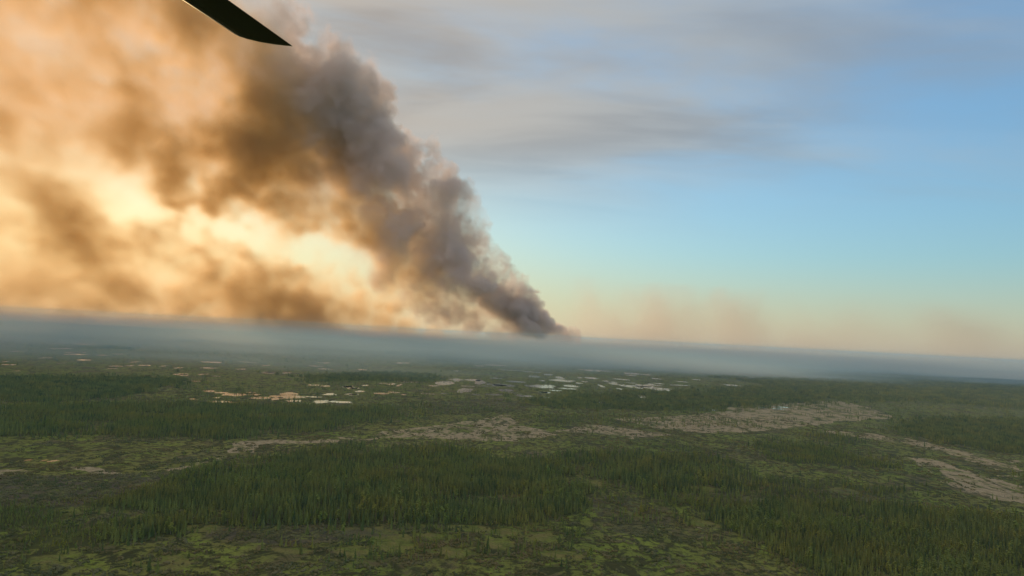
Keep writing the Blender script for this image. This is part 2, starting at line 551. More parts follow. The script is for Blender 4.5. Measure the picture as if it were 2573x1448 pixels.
FOREST = [gpoly(p) for p in (
    [(-200, 1235), (0, 1270), (170, 1272), (330, 1235), (420, 1205), (560, 1165), (760, 1138), (900, 1120), (1090, 1122), (1180, 1138), (1340, 1155), (1420, 1175), (1500, 1225), (1470, 1285), (1400, 1305), (1290, 1322), (1040, 1315), (900, 1318), (750, 1318), (560, 1326), (420, 1345), (300, 1366), (150, 1378), (-200, 1395)],
    [(1345, 1165), (1400, 1148), (1560, 1135), (1750, 1130), (1850, 1168), (1900, 1202), (2050, 1218), (2285, 1226), (2300, 1244), (2100, 1248), (1980, 1243), (1900, 1230), (1780, 1244), (1650, 1252), (1560, 1258), (1490, 1212), (1480, 1182)],
    [(1690, 1300), (1760, 1272), (1850, 1268), (2130, 1268), (2250, 1278), (2573, 1310), (2900, 1330), (2900, 1500), (2130, 1500), (2040, 1432), (1950, 1395), (1900, 1350), (1830, 1335), (1770, 1325)],
    [(-200, 1030), (150, 1015), (500, 1016), (760, 1022), (900, 1028), (1000, 1033), (900, 1062), (780, 1085), (560, 1103), (200, 1095), (-200, 1095)],
    [(-200, 952), (250, 947), (480, 952), (420, 967), (350, 987), (250, 1002), (100, 1010), (-200, 1006)],
    [(1300, 1007), (1500, 993), (1800, 981), (2000, 976), (2330, 974), (2110, 1002), (1900, 1021), (1700, 1031), (1400, 1026)],
    [(2250, 1063), (2400, 1053), (2573, 1058), (2900, 1070), (2900, 1150), (2500, 1140), (2370, 1111), (2290, 1092)],
    [(1890, 1122), (1990, 1115), (2100, 1128), (2180, 1152), (2260, 1173), (2100, 1171), (1960, 1160)],
    [(2010, 1096), (2100, 1090), (2180, 1106), (2160, 1115), (2050, 1106)],
    [(750, 948), (950, 938), (1090, 943), (1100, 957), (800, 957)],
    [(2060, 1001), (2573, 985), (2573, 992), (2200, 1004)],
    [(1300, 1047), (1420, 1042), (1520, 1052), (1500, 1066), (1360, 1064)],
)]
# thinner wood: (outline, density)
THIN = [(gpoly(p), d) for p, d in (
    ([(880, 1345), (1010, 1318), (1180, 1316), (1400, 1318), (1480, 1345), (1440, 1378), (1330, 1400), (1180, 1402), (1030, 1412), (930, 1410), (860, 1380)], 0.20),
    ([(1600, 1238), (1800, 1232), (2100, 1245), (2060, 1268), (1800, 1278), (1640, 1270)], 0.25),
    ([(750, 1030), (1100, 1015), (1300, 1030), (1120, 1045), (900, 1062)], 0.16),
    ([(1300, 1040), (1650, 1040), (1900, 1060), (2000, 1075), (1700, 1075), (1400, 1070)], 0.07),
    ([(800, 960), (1300, 955), (1700, 960), (1700, 985), (1300, 1000), (800, 1005)], 0.13),
    ([(420, 968), (800, 965), (800, 1010), (420, 1010)], 0.10),
    ([(1500, 1290), (1700, 1275), (1760, 1310), (1560, 1325)], 0.12),
    ([(1880, 1340), (1960, 1385), (2060, 1430), (1990, 1440), (1860, 1400), (1760, 1380), (1780, 1350)], 0.06),
    ([(2240, 985), (2573, 975), (2573, 1050), (2300, 1055), (2100, 1020)], 0.08),
)]
TAN = [(gpoly(p), d) for p, d in (
    ([(960, 1085), (1120, 1062), (1290, 1042), (1310, 1065), (1400, 1092), (1290, 1108), (1180, 1108), (1090, 1105), (980, 1100)], 0.60),
    ([(1460, 1066), (1560, 1073), (1700, 1095), (1600, 1104), (1500, 1090), (1380, 1085)], 0.66),
    ([(1550, 1052), (1700, 1048), (1850, 1025), (2000, 1008), (2120, 1008), (2260, 1050), (2100, 1062), (2000, 1072), (1850, 1090), (1700, 1086)], 0.63),
    ([(2080, 1000), (2573, 985), (2573, 1045), (2300, 1045), (2150, 1040)], 0.42),
    ([(2265, 1148), (2330, 1152), (2420, 1178), (2573, 1222), (2900, 1260), (2900, 1330), (2573, 1262), (2470, 1238), (2370, 1200)], 0.63),
    ([(2350, 1208), (2573, 1235), (2573, 1260), (2400, 1235)], 0.6),
    ([(2420, 1150), (2573, 1160), (2573, 1190), (2480, 1178)], 0.55),
    ([(575, 1113), (640, 1107), (870, 1104), (860, 1114), (680, 1116), (640, 1135), (590, 1136)], 0.68),
    ([(840, 1098), (960, 1090), (1010, 1100), (880, 1112)], 0.55),
    ([(195, 1168), (250, 1168), (300, 1188), (230, 1188)], 0.75),
    ([(-50, 1178), (70, 1176), (60, 1188), (-50, 1192)], 0.66),
    ([(300, 1178), (420, 1176), (560, 1150), (620, 1138), (600, 1150), (450, 1184), (320, 1186)], 0.5),
    ([(1715, 1312), (1760, 1306), (1830, 1320), (1800, 1331), (1730, 1326)], 0.62),
    ([(1500, 950), (1900, 960), (2300, 975), (1900, 975), (1400, 965)], 0.30),
    ([(2470, 1242), (2520, 1240), (2510, 1250), (2475, 1249)], 0.9),
    ([(2520, 1196), (2560, 1196), (2560, 1202), (2525, 1202)], 0.9),
    ([(2100, 1085), (2280, 1100), (2440, 1140), (2560, 1165), (2560, 1172), (2420, 1150), (2250, 1112), (2090, 1092)], 0.6),
    ([(2270, 1088), (2340, 1090), (2350, 1105), (2300, 1103)], 0.4),
    ([(2250, 1270), (2450, 1265), (2500, 1290), (2350, 1290)], 0.4),
    ([(1900, 1060), (2260, 1090), (2450, 1150), (2300, 1120), (2050, 1085)], 0.36),
)]
SHRUB = [(gpoly(p), d) for p, d in (
    ([(-100, 1195), (160, 1188), (420, 1188), (430, 1205), (200, 1272), (-100, 1285)], 0.9),
    ([(1050, 1012), (1300, 1000), (1320, 1035), (1120, 1045)], 0.6),
    ([(560, 1040), (760, 1095), (400, 1112), (200, 1100)], 0.35),
    ([(880, 1310), (1150, 1300), (1120, 1325), (860, 1350)], 0.5),
    ([(1480, 1245), (1600, 1250), (1650, 1290), (1500, 1300)], 0.5),
    ([(1750, 1200), (2300, 1240), (2150, 1275), (1800, 1260)], 0.55),
    ([(600, 1290), (900, 1300), (1000, 1345), (700, 1370), (500, 1350)], 0.7),
    ([(1480, 1300), (1640, 1300), (1700, 1345), (1560, 1345)], 0.5),
    ([(400, 1150), (640, 1120), (680, 1145), (520, 1165)], 0.4),
    ([(1380, 1050), (1900, 1090), (1600, 1110), (1450, 1108)], 0.25),
)]
# open bog clearings with smooth sedge: centre, half width, half height in photograph pixels
BOG = []
for cx, cy_, hw, hh in ((925, 1340, 85, 13), (985, 1368, 62, 28), (880, 1385, 48, 14), (1185, 1328, 52, 13), (1270, 1335, 40, 11), (1255, 1362, 46, 14), (1365, 1350, 60, 16), (1135, 1385, 62, 14),
                        (730, 1382, 60, 10), (420, 1418, 80, 14), (120, 1405, 40, 12), (1775, 1318, 48, 10), (1900, 1255, 40, 8), (2115, 1232, 30, 7), (1490, 1215, 26, 8), (1770, 1228, 40, 6), (500, 1330, 60, 8), (1400, 1395, 60, 12), (1090, 1352, 30, 9)):
    c, e, f_ = px_ground(cx, cy_), px_ground(cx + hw, cy_), px_ground(cx, cy_ - hh)
    BOG.append((c.x, c.y, (e - c).length, (f_ - c).length))

POND_PX = []
def _ponds(ox, oy, rows):
    k = 900 / 2378
    for x, y, w, h in rows:
        POND_PX.append((ox + x * k, oy + y * k, w * k, h * k))
_ponds(0, 900, [(1390, 220, 80, 10), (1470, 230, 90, 8), (1560, 243, 150, 16), (1670, 230, 60, 6), (1690, 243, 90, 8), (1285, 272, 55, 6), (1440, 263, 45, 6), (1475, 292, 170, 12), (1730, 265, 100, 16), (1840, 270, 60, 16),
                (1910, 257, 220, 18), (1915, 238, 130, 14), (1955, 285, 110, 12), (2130, 290, 100, 16), (2190, 241, 80, 10), (2080, 258, 110, 6), (2260, 292, 150, 10), (2310, 190, 50, 12), (2350, 200, 70, 8), (2345, 241, 60, 8),
                (1215, 108, 40, 5), (1225, 116, 50, 5), (1410, 28, 140, 6), (2155, 32, 60, 5), (1650, 28, 120, 3), (1780, 95, 80, 4), (1440, 120, 60, 3), (60, 44, 80, 6), (30, 24, 60, 4), (410, 34, 18, 6), (110, 86, 22, 5),
                (187, 678, 32, 10), (290, 680, 22, 12), (350, 684, 62, 10)])
_ponds(850, 900, [(60, 190, 50, 12), (100, 200, 55, 8), (90, 240, 80, 8), (355, 172, 60, 10), (405, 180, 20, 16), (300, 168, 60, 4), (470, 158, 160, 8), (435, 243, 30, 5), (600, 238, 90, 6), (705, 165, 100, 24),
                  (780, 143, 80, 10), (895, 146, 90, 10), (940, 160, 60, 22), (1055, 135, 60, 6), (1080, 180, 150, 12), (1110, 215, 80, 12), (840, 215, 80, 24), (915, 242, 40, 8), (1030, 243, 90, 8), (1175, 157, 100, 8),
                  (1350, 188, 140, 18), (1300, 123, 60, 8), (1395, 110, 40, 8), (1467, 130, 50, 8), (1490, 150, 120, 12), (1545, 186, 80, 10), (1350, 150, 30, 6), (1370, 228, 60, 8), (1290, 93, 70, 5), (1150, 82, 100, 3),
                  (1045, 48, 90, 5), (935, 52, 40, 4), (430, 33, 55, 7), (785, 86, 40, 4), (1700, 83, 120, 7), (1680, 133, 60, 8), (1605, 131, 25, 6), (1635, 157, 30, 5), (1780, 155, 40, 8), (1880, 142, 70, 6), (1950, 103, 60, 9),
                  (1945, 116, 40, 4), (2110, 137, 40, 5), (1745, 185, 25, 12), (1915, 185, 60, 12), (1975, 187, 40, 10), (2045, 190, 70, 20), (1995, 200, 36, 6), (1940, 165, 50, 4), (2130, 170, 50, 5), (2280, 157, 50, 4),
                  (2230, 180, 40, 4), (2040, 110, 60, 4)])
_ponds(1673, 900, [(440, 181, 60, 8), (575, 129, 70, 4), (200, 143, 30, 4),])
for _x, _y in np.random.default_rng(77).uniform((0, 0), (1, 1), (100, 2)):
    _px = 40 + 2000 * _x
    POND_PX.append((_px, 774 + 0.0517 * _px + 78 + 62 * _y + 26 * (_x > 0.2), 9 + 26 * ((_x * 7919) % 1), 1.6 + 1.8 * ((_y * 6151) % 1)))
PONDS = []
for px, py, w, h in POND_PX:
    c, e = px_ground(px, py), px_ground(px + w / 2, py)
    n_, f_ = px_ground(px, py + h / 2), px_ground(px, py - h / 2)
    PONDS.append((c.x, (n_.y + f_.y) / 2, (e - c).length * 1.08, abs(f_.y - n_.y) / 2 * 1.3))

def warp(x, y):
    d = np.hypot(x, y)
    a = np.clip(d * 0.016, 6, 60)
    s = np.clip(d * 0.055, 30, 250)
    s = 60.0 * 2 ** np.round(np.log2(s / 60.0))
    wx = wy = 0.0
    for k, sz in enumerate((60.0, 120.0, 240.0)):
        m = np.abs(np.log2(s / sz)) < 0.5
        wx = wx + m * fnoise(x, y, sz, 3, 30 + k)
        wy = wy + m * fnoise(x, y, sz, 3, 60 + k)
    return x + wx * a, y + wy * a * 1.6

FOREST_DENSITY = {1: 0.55, 8: 0.40, 11: 0.25, 6: 0.9, 5: 0.95}

def land(x, y, soft=False):
    """forest, tan, shrub, bog and water shares at ground points"""
    wx, wy = warp(x, y)
    d = np.hypot(x, y)
    n = fnoise(x, y, 300, 4, 5)
    forest = np.zeros(x.shape)
    if soft:
        gg = np.random.default_rng(404)
        jx = wx + gg.standard_t(4, x.shape) * np.clip(d * 0.009, 5, 34)
        jy = wy + gg.standard_t(4, x.shape) * np.clip(d * 0.014, 7, 56)
    else:
        jx, jy = wx, wy
    for q, p in enumerate(FOREST):
        forest = np.maximum(forest, inside(p, jx, jy) * FOREST_DENSITY.get(q, 1.0))
    gaps = fnoise(x, y, 64, 4, 9)
    forest *= np.clip(1.0 + 2.1 * np.minimum(gaps + 0.11, 0), 0.18, 1)
    thin = np.zeros(x.shape)
    for p, k in THIN:
        thin = np.maximum(thin, inside(p, wx, wy) * k)
    tan = np.zeros(x.shape)
    for p, k in TAN:
        tan = np.maximum(tan, inside(p, wx, wy) * k)
    shrub = np.zeros(x.shape)
    for p, k in SHRUB:
        shrub = np.maximum(shrub, inside(p, wx, wy) * k)
    bog = np.zeros(x.shape)
    rim = np.zeros(x.shape)
    bx, by = x + 11 * fnoise(x, y, 42, 4, 77, 0.6), y + 14 * fnoise(x, y, 42, 4, 78, 0.6)
    for cx, cy_, a, b in BOG:
        q = np.hypot((bx - cx) / a, (by - cy_) / b)
        bog = np.maximum(bog, sstep(1.06, 0.88, q))
        rim = np.maximum(rim, sstep(0.97, 1.06, q) * sstep(1.5, 1.15, q))
    # beyond the mapped ground: broad patches of wood and open bog, out to the horizon
    far = sstep(2900, 3600, d)
    patch = fnoise(x, y, 1800, 5, 41, 0.6)
    forest = np.maximum(forest * 1.0, far * sstep(-0.02, 0.10, patch) * 0.8)
    # off to the sides and behind: the same kind of country
    az = np.abs(np.arctan2(x, y))
    off = np.maximum(sstep(0.62, 0.70, az), sstep(520, 430, d))
    p2 = fnoise(x, y, 260, 4, 44)
    forest = np.maximum(forest * (1 - off), off * sstep(0.0, 0.06, p2))
    forest *= 1 - bog
    thin *= 1 - bog
    return dict(forest=forest, thin=thin, tan=tan * (1 - bog), shrub=shrub, bog=bog, rim=rim)

def ground_material():
    m, nt, out = new_mat('bog_ground')
    bs = N(nt, 'ShaderNodeBsdfPrincipled', ins={'Roughness': 0.95, 'Specular IOR Level': 0.12})
    nt.links.new(bs.outputs[0], out.inputs[0])
    geo = nt.nodes.new('ShaderNodeNewGeometry')
    P = geo.outputs['Position']
    def at(name):
        a = N(nt, 'ShaderNodeAttribute', attribute_name=name)
        return a.outputs['Fac']
    def noise(scale, detail=4.0, rough=0.6, stretch=(1, 1, 1), dist=0.0):
        mp = nt.nodes.new('ShaderNodeMapping')
        mp.inputs['Scale'].default_value = stretch
        nt.links.new(P, mp.inputs[0])
        n = N(nt, 'ShaderNodeTexNoise', ins={'Scale': scale, 'Detail': detail, 'Roughness': rough, 'Distortion': dist})
        nt.links.new(mp.outputs[0], n.inputs['Vector'])
        return n.outputs[0]
    big, mid, fine, tiny = noise(1 / 160, 5), noise(1 / 38, 5, 0.62, (1, 0.75, 1), 0.6), noise(1 / 9, 4, 0.65), noise(1 / 2.2, 3, 0.6)
    col = mix_col(nt, maprange(nt, big, 0.36, 0.64), (0.170, 0.228, 0.042), (0.228, 0.238, 0.062))
    col = mix_col(nt, maprange(nt, mid, 0.50, 0.64), col, (0.235, 0.310, 0.046))
    # brown sedge and heath between the moss
    col = mix_col(nt, maprange(nt, noise(1 / 55, 6, 0.66, (1, 0.6, 1), 0.8), 0.52, 0.62), col, (0.155, 0.136, 0.068))
    col = mix_col(nt, maprange(nt, noise(1 / 21, 5, 0.68, (1, 0.55, 1), 1.2), 0.50, 0.60), col, (0.052, 0.060, 0.020))
    col = mix_col(nt, maprange(nt, fine, 0.46, 0.62), col, (0.055, 0.064, 0.020))
    col = mix_col(nt, math_node(nt, 'MULTIPLY', at('bog'), 0.85), col, mix_col(nt, maprange(nt, noise(1 / 19, 5, 0.66), 0.40, 0.62), mix_col(nt, maprange(nt, noise(1 / 6, 4, 0.7), 0.42, 0.6), (0.185, 0.240, 0.046), (0.120, 0.150, 0.036)), (0.240, 0.220, 0.075)))
    # scrub ground, greyish
    sh = math_node(nt, 'MULTIPLY', at('shrub'), maprange(nt, noise(1 / 30, 4), 0.34, 0.6))
    col = mix_col(nt, sh, col, (0.115, 0.100, 0.080))
    # dry pale grass, broken up by dark tussock lines
    t = math_node(nt, 'ADD', math_node(nt, 'MULTIPLY', at('tan'), 0.72), noise(1 / 48, 8, 0.74, (0.75, 0.42, 1), 1.4))
    tf = maprange(nt, t, 0.87, 0.955)
    tf = math_node(nt, 'MULTIPLY', tf, maprange(nt, at('tan'), 0.10, 0.28))
    tf = math_node(nt, 'MULTIPLY', tf, maprange(nt, noise(1 / 17, 5, 0.7, (0.8, 0.6, 1), 0.8), 0.36, 0.50))
    col = mix_col(nt, tf, col, mix_col(nt, maprange(nt, fine, 0.3, 0.7), (0.50, 0.415, 0.275), (0.36, 0.295, 0.185)))
    fo = maprange(nt, at('forest'), 0.02, 0.62)
    col = mix_col(nt, fo, col, mix_col(nt, fine, (0.045, 0.062, 0.018), (0.100, 0.115, 0.034)))
    col = mix_col(nt, maprange(nt, tiny, 0.40, 0.72, 0.0, 0.45), col, (0.036, 0.042, 0.014))
    nt.links.new(col, bs.inputs['Base Color'])
    h = math_node(nt, 'ADD', math_node(nt, 'MULTIPLY', fine, 1.6), math_node(nt, 'MULTIPLY', tiny, 0.5))
    bp = N(nt, 'ShaderNodeBump', ins={'Strength': 0.8, 'Distance': 1.0})
    nt.links.new(h, bp.inputs['Height'])
    nt.links.new(bp.outputs[0], bs.inputs['Normal'])
    return m

def ground_z(x, y):
    d = np.hypot(x, y)
    z = 0.0 * d
    # low swells far out: the wooded rises that stand as bands in the smoke
    for x0, y0, sx, sy, h in ((-5200, 8200, 4200, 700, 34), (-1500, 13500, 5200, 1200, 42), (6500, 16500, 6500, 1600, 60), (-9000, 19000, 6000, 1800, 95), (9000, 9800, 3800, 900, 24), (1500, 24000, 9000, 2500, 95), (4200, 5600, 1500, 420, 12)):
        z = z + h * np.exp(-((x - x0) / sx) ** 2 - ((y - y0) / sy) ** 2)
    return z

def build_ground():
    az_in = np.linspace(-R(44), R(44), 620)
    az = np.concatenate([az_in, np.linspace(R(44), 2 * math.pi - R(44), 90)[1:-1]])
    rad = np.concatenate([[1.0, 150.0, 300.0], np.geomspace(420, 7000, 560), np.geomspace(7000, 70000, 90)[1:]])
    rr, aa = np.meshgrid(rad, az, indexing='ij')
    x, y = (rr * np.sin(aa)).ravel(), (rr * np.cos(aa)).ravel()
    n, k = len(rad), len(az)
    co = np.zeros((n * k, 3), np.float32)
    co[:, 0], co[:, 1], co[:, 2] = x, y, ground_z(x, y)
    i, j = np.meshgrid(np.arange(n - 1), np.arange(k), indexing='ij')
    j2 = (j + 1) % k
    q = np.stack([i * k + j, i * k + j2, (i + 1) * k + j2, (i + 1) * k + j], -1).reshape(-1, 4)
    q = q[:, ::-1]
    me = bpy.data.meshes.new('ground')
    me.vertices.add(len(co))
    me.vertices.foreach_set('co', co.ravel())
    me.loops.add(q.size)
    me.loops.foreach_set('vertex_index', q.ravel().astype(np.int32))
    me.polygons.add(len(q))
    me.polygons.foreach_set('loop_start', np.arange(0, q.size, 4, dtype=np.int32))
    me.polygons.foreach_set('loop_total', np.full(len(q), 4, np.int32))
    me.update()
    L = land(x, y)
    for name in ('forest', 'tan', 'shrub', 'bog'):
        a = me.attributes.new(name, 'FLOAT', 'POINT')
        v = L[name] if name != 'forest' else np.maximum(L['forest'], L['thin'])
        a.data.foreach_set('value', v.astype(np.float32))
    me.materials.append(ground_material())
    o = bpy.data.objects.new('ground', me)
    COL.objects.link(o)
    tag(o, kind='structure')

def build_ponds():
    m, nt, out = new_mat('pond_water')
    bs = N(nt, 'ShaderNodeBsdfPrincipled', ins={'Base Color': (0.02, 0.018, 0.014, 1), 'Roughness': 0.05, 'IOR': 1.33})
    nt.links.new(bs.outputs[0], out.inputs[0])
    g = np.random.default_rng(3)
    for cx, cy_, a, b in PONDS:
        k = 30
        th = np.linspace(0, 2 * math.pi, k, endpoint=False)
        r = 1 + sum(g.normal() * 0.16 / (q ** 0.5) * np.cos(q * th + g.uniform(0, 6.3)) for q in (2, 3, 4, 5, 7))
        r = np.clip(r, 0.55, 1.5)
        vs = [(a * q * math.cos(t), b * q * math.sin(t), 0.12) for q, t in zip(r, th)]
        me = bpy.data.meshes.new('pond')
        me.from_pydata(vs, [], [tuple(range(k))])
        me.materials.append(m)
        o = bpy.data.objects.new('pond', me)
        o.location = (cx, cy_, float(ground_z(np.array(cx), np.array(cy_))))
        COL.objects.link(o)
        tag(o, kind='structure')
# ---------------------------------------------------------------- vegetation
def leaf_material(name, dark, light, rnd=0.55, rough=0.85):
    m, nt, out = new_mat(name)
    bs = N(nt, 'ShaderNodeBsdfPrincipled', ins={'Roughness': rough, 'Specular IOR Level': 0.15})
    nt.links.new(bs.outputs[0], out.inputs[0])
    oi = nt.nodes.new('ShaderNodeObjectInfo')
    geo = nt.nodes.new('ShaderNodeNewGeometry')
    ns = N(nt, 'ShaderNodeTexNoise', ins={'Scale': 1 / 45, 'Detail': 3.0, 'Roughness': 0.6})
    nt.links.new(geo.outputs['Position'], ns.inputs['Vector'])
    f = math_node(nt, 'ADD', math_node(nt, 'MULTIPLY', oi.outputs['Random'], rnd), math_node(nt, 'MULTIPLY', maprange(nt, ns.outputs[0], 0.35, 0.65), 1 - rnd))
    col = mix_col(nt, f, dark, light)
    n2 = N(nt, 'ShaderNodeTexNoise', ins={'Scale': 1 / 85, 'Detail': 4.0, 'Roughness': 0.65})
    nt.links.new(geo.outputs['Position'], n2.inputs['Vector'])
    # stands of a cooler and of a browner green
    col = mix_col(nt, maprange(nt, n2.outputs[0], 0.40, 0.66, 0.0, 0.75), col, mix_col(nt, 1.0, col, (1.35, 1.0, 0.8), 'MULTIPLY'))
    nt.links.new(col, bs.inputs['Base Color'])
    return m

MAT_SPRUCE = leaf_material('spruce_needles', (0.044, 0.092, 0.034), (0.250, 0.290, 0.074), 0.65)
MAT_ASPEN = leaf_material('aspen_leaves', (0.125, 0.190, 0.036), (0.225, 0.255, 0.06))
MAT_SNAG = leaf_material('dead_wood', (0.13, 0.11, 0.10), (0.24, 0.21, 0.19))
MAT_TRUNK = leaf_material('bark', (0.055, 0.042, 0.032), (0.09, 0.07, 0.055))
MAT_PALE = leaf_material('pale_bark', (0.26, 0.25, 0.22), (0.42, 0.40, 0.36))
MAT_SCRUB = leaf_material('willow_scrub', (0.075, 0.100, 0.034), (0.190, 0.180, 0.090), 0.5)

class Tris:
    def __init__(self):
        self.v, self.f = [], []
    def add(self, vs, fs):
        b = len(self.v)
        self.v += vs
        self.f += [tuple(b + i for i in f) for f in fs]
    def cone(self, x, y, z0, z1, r, n, g, rag=0.35, droop=0.0):
        """a ragged tier of branches: a star-edged skirt under an apex"""
        ph = g.uniform(0, 6.3)
        vs = [(x, y, z1)]
        for k in range(n):
            rr = r * (1 + g.uniform(-rag, rag)) * (1.0 if k % 2 == 0 else 0.62)
            a = ph + 2 * math.pi * k / n
            vs.append((x + rr * math.cos(a), y + rr * math.sin(a), z0 + g.uniform(-0.3, 0.3) * (z1 - z0) * 0.5 - droop * rr))
        self.add(vs, [(0, 1 + k, 1 + (k + 1) % n) for k in range(n)])
    def tube(self, p, q, r0, r1, n=5):
        p, q = Vector(p), Vector(q)
        d = (q - p).normalized()
        a = d.orthogonal().normalized()
        b = d.cross(a)
        vs = []
        for c, r in ((p, r0), (q, r1)):
            for k in range(n):
                t = 2 * math.pi * k / n
                vs.append(tuple(c + a * (r * math.cos(t)) + b * (r * math.sin(t))))
        self.add(vs, [(k, (k + 1) % n, n + (k + 1) % n, n + k) for k in range(n)])
    def blob(self, c, r, g, squash=0.7):
        """a lumpy leafy clump from an octahedron split once"""
        dirs = [(1, 0, 0), (-1, 0, 0), (0, 1, 0), (0, -1, 0), (0, 0, 1), (0, 0, -1)]
        tri = [(0, 2, 4), (2, 1, 4), (1, 3, 4), (3, 0, 4), (2, 0, 5), (1, 2, 5), (3, 1, 5), (0, 3, 5)]
        vs = [Vector(d) for d in dirs]
        mid, fs = {}, []
        def m_(a, b):
            k = (min(a, b), max(a, b))
            if k not in mid:
                mid[k] = len(vs)
                vs.append(((vs[a] + vs[b]) / 2).normalized())
            return mid[k]
        for a, b, c2 in tri:
            ab, bc, ca = m_(a, b), m_(b, c2), m_(c2, a)
            fs += [(a, ab, ca), (ab, b, bc), (ca, bc, c2), (ab, bc, ca)]
        out = []
        for v in vs:
            q = r * g.uniform(0.68, 1.25)
            out.append((c[0] + v.x * q, c[1] + v.y * q, c[2] + v.z * q * squash))
        self.add(out, fs)
    def mesh(self, name, mat):
        me = bpy.data.meshes.new(name)
        me.from_pydata(self.v, [], self.f)
        me.materials.append(mat)
        return me

def spruce_crown(h, w, tiers, n, g, base=0.10, x=0.0, y=0.0, t=None):
    t = t or Tris()
    z = h * base
    for k in range(tiers):
        f = k / tiers
        r = w * (1 - f) ** 0.85 * g.uniform(0.75, 1.15) + 0.12
        top = z + (h - z) * (0.42 if k < tiers - 1 else 1.0) * g.uniform(0.9, 1.15)
        t.cone(x + g.normal() * 0.06, y + g.normal() * 0.06, z, min(top, h), r, n, g, droop=0.25)
        z += (h - h * base) / tiers * g.uniform(0.85, 1.1)
        z = min(z, h * 0.93)
    return t

def snag(h, g, x=0.0, y=0.0, t=None, branches=9):
    t = t or Tris()
    lean = (g.normal() * 0.25, g.normal() * 0.25)
    t.tube((x, y, -0.4), (x + lean[0], y + lean[1], h), 0.16, 0.04, 4)
    for k in range(branches):
        z = h * g.uniform(0.25, 0.95)
        a = g.uniform(0, 6.3)
        l = (1 - z / h) * 1.5 + 0.35
        c = (x + lean[0] * z / h, y + lean[1] * z / h)
        t.tube((c[0], c[1], z), (c[0] + l * math.cos(a), c[1] + l * math.sin(a), z + g.uniform(-0.3, 0.45)), 0.05, 0.015, 3)
    return t

def aspen_crown(h, w, g, x=0.0, y=0.0, t=None, k=7):
    t = t or Tris()
    for i in range(k):
        f = i / max(k - 1, 1)
        q = w * (0.5 + 0.8 * math.sin(math.pi * (0.25 + 0.65 * f)))
        a = g.uniform(0, 6.3)
        o = q * 0.45
        t.blob((x + o * math.cos(a), y + o * math.sin(a), h * (0.30 + 0.62 * f)), q * 0.62, g, 0.95)
    return t

def scatter_points(d0, d1, s, az=R(40.5), seed=1):
    g = np.random.default_rng(seed)
    X = np.arange(-d1 * math.sin(az), d1 * math.sin(az), s)
    Y = np.arange(d0 * math.cos(az), d1, s)
    x, y = np.meshgrid(X, Y)
    x = x.ravel() + g.uniform(-0.5, 0.5, x.size) * s
    y = y.ravel() + g.uniform(-0.5, 0.5, y.size) * s
    d = np.hypot(x, y)
    k = (d >= d0) & (d < d1) & (np.abs(np.arctan2(x, y)) < az)
    return x[k], y[k]

def off_water(x, y, grow=1.0):
    ok = np.ones(x.shape, bool)
    for cx, cy_, a, b in PONDS:
        ok &= ((x - cx) / (a * grow)) ** 2 + ((y - cy_) / (b * grow)) ** 2 > 1.0
    return ok

def instance_stuff(name, x, y, scale, pick, meshes, label, cat):
    """one object: a point per plant, the plants themselves set out by geometry nodes"""
    me = bpy.data.meshes.new(name)
    n = len(x)
    co = np.stack([x, y, ground_z(x, y)], -1).astype(np.float32)
    me.vertices.add(n)
    me.vertices.foreach_set('co', co.ravel())
    for nm, ty, v in (('size', 'FLOAT', scale.astype(np.float32)), ('turn', 'FLOAT', rng.uniform(0, 6.283, n).astype(np.float32)), ('pick', 'INT', pick.astype(np.int32))):
        me.attributes.new(nm, ty, 'POINT').data.foreach_set('value', v)
    me.update()
    o = bpy.data.objects.new(name, me)
    COL.objects.link(o)
    src = bpy.data.collections.new(name + '_kinds')
    for k, m in enumerate(meshes):
        src.objects.link(bpy.data.objects.new('%s_kind_%02d' % (name, k), m))
    ng = bpy.data.node_groups.new(name, 'GeometryNodeTree')
    ng.interface.new_socket('Geometry', in_out='INPUT', socket_type='NodeSocketGeometry')
    ng.interface.new_socket('Geometry', in_out='OUTPUT', socket_type='NodeSocketGeometry')
    gi, go = ng.nodes.new('NodeGroupInput'), ng.nodes.new('NodeGroupOutput')
    ci = ng.nodes.new('GeometryNodeCollectionInfo')
    ci.inputs['Collection'].default_value = src
    ci.inputs['Separate Children'].default_value = True
    ci.inputs['Reset Children'].default_value = True
    def attr(nm, ty):
        a = ng.nodes.new('GeometryNodeInputNamedAttribute')
        a.data_type = ty
        a.inputs['Name'].default_value = nm
        return a.outputs[0]
    iop = ng.nodes.new('GeometryNodeInstanceOnPoints')
    iop.inputs['Pick Instance'].default_value = True
    cz = ng.nodes.new('ShaderNodeCombineXYZ')
    ng.links.new(attr('turn', 'FLOAT'), cz.inputs[2])
    e2r = ng.nodes.new('FunctionNodeEulerToRotation')
    ng.links.new(cz.outputs[0], e2r.inputs[0])
    ng.links.new(gi.outputs[0], iop.inputs['Points'])
    ng.links.new(ci.outputs[0], iop.inputs['Instance'])
    ng.links.new(attr('pick', 'INT'), iop.inputs['Instance Index'])
    ng.links.new(e2r.outputs[0], iop.inputs['Rotation'])
    ng.links.new(attr('size', 'FLOAT'), iop.inputs['Scale'])
    ng.links.new(iop.outputs[0], go.inputs[0])
    md = o.modifiers.new('plants', 'NODES')
    md.node_group = ng
    tag(o, label, cat, kind='stuff')
    return o

def px_of(x, y, z=0.0):
    zz = z - CAM_H
    dz = x * _f.x + y * _f.y + zz * _f.z
    return W_PX / 2 + F_PX * (x * _r.x + y * _r.y + zz * _r.z) / dz, H_PX / 2 - F_PX * (x * _u.x + y * _u.y + zz * _u.z) / dz

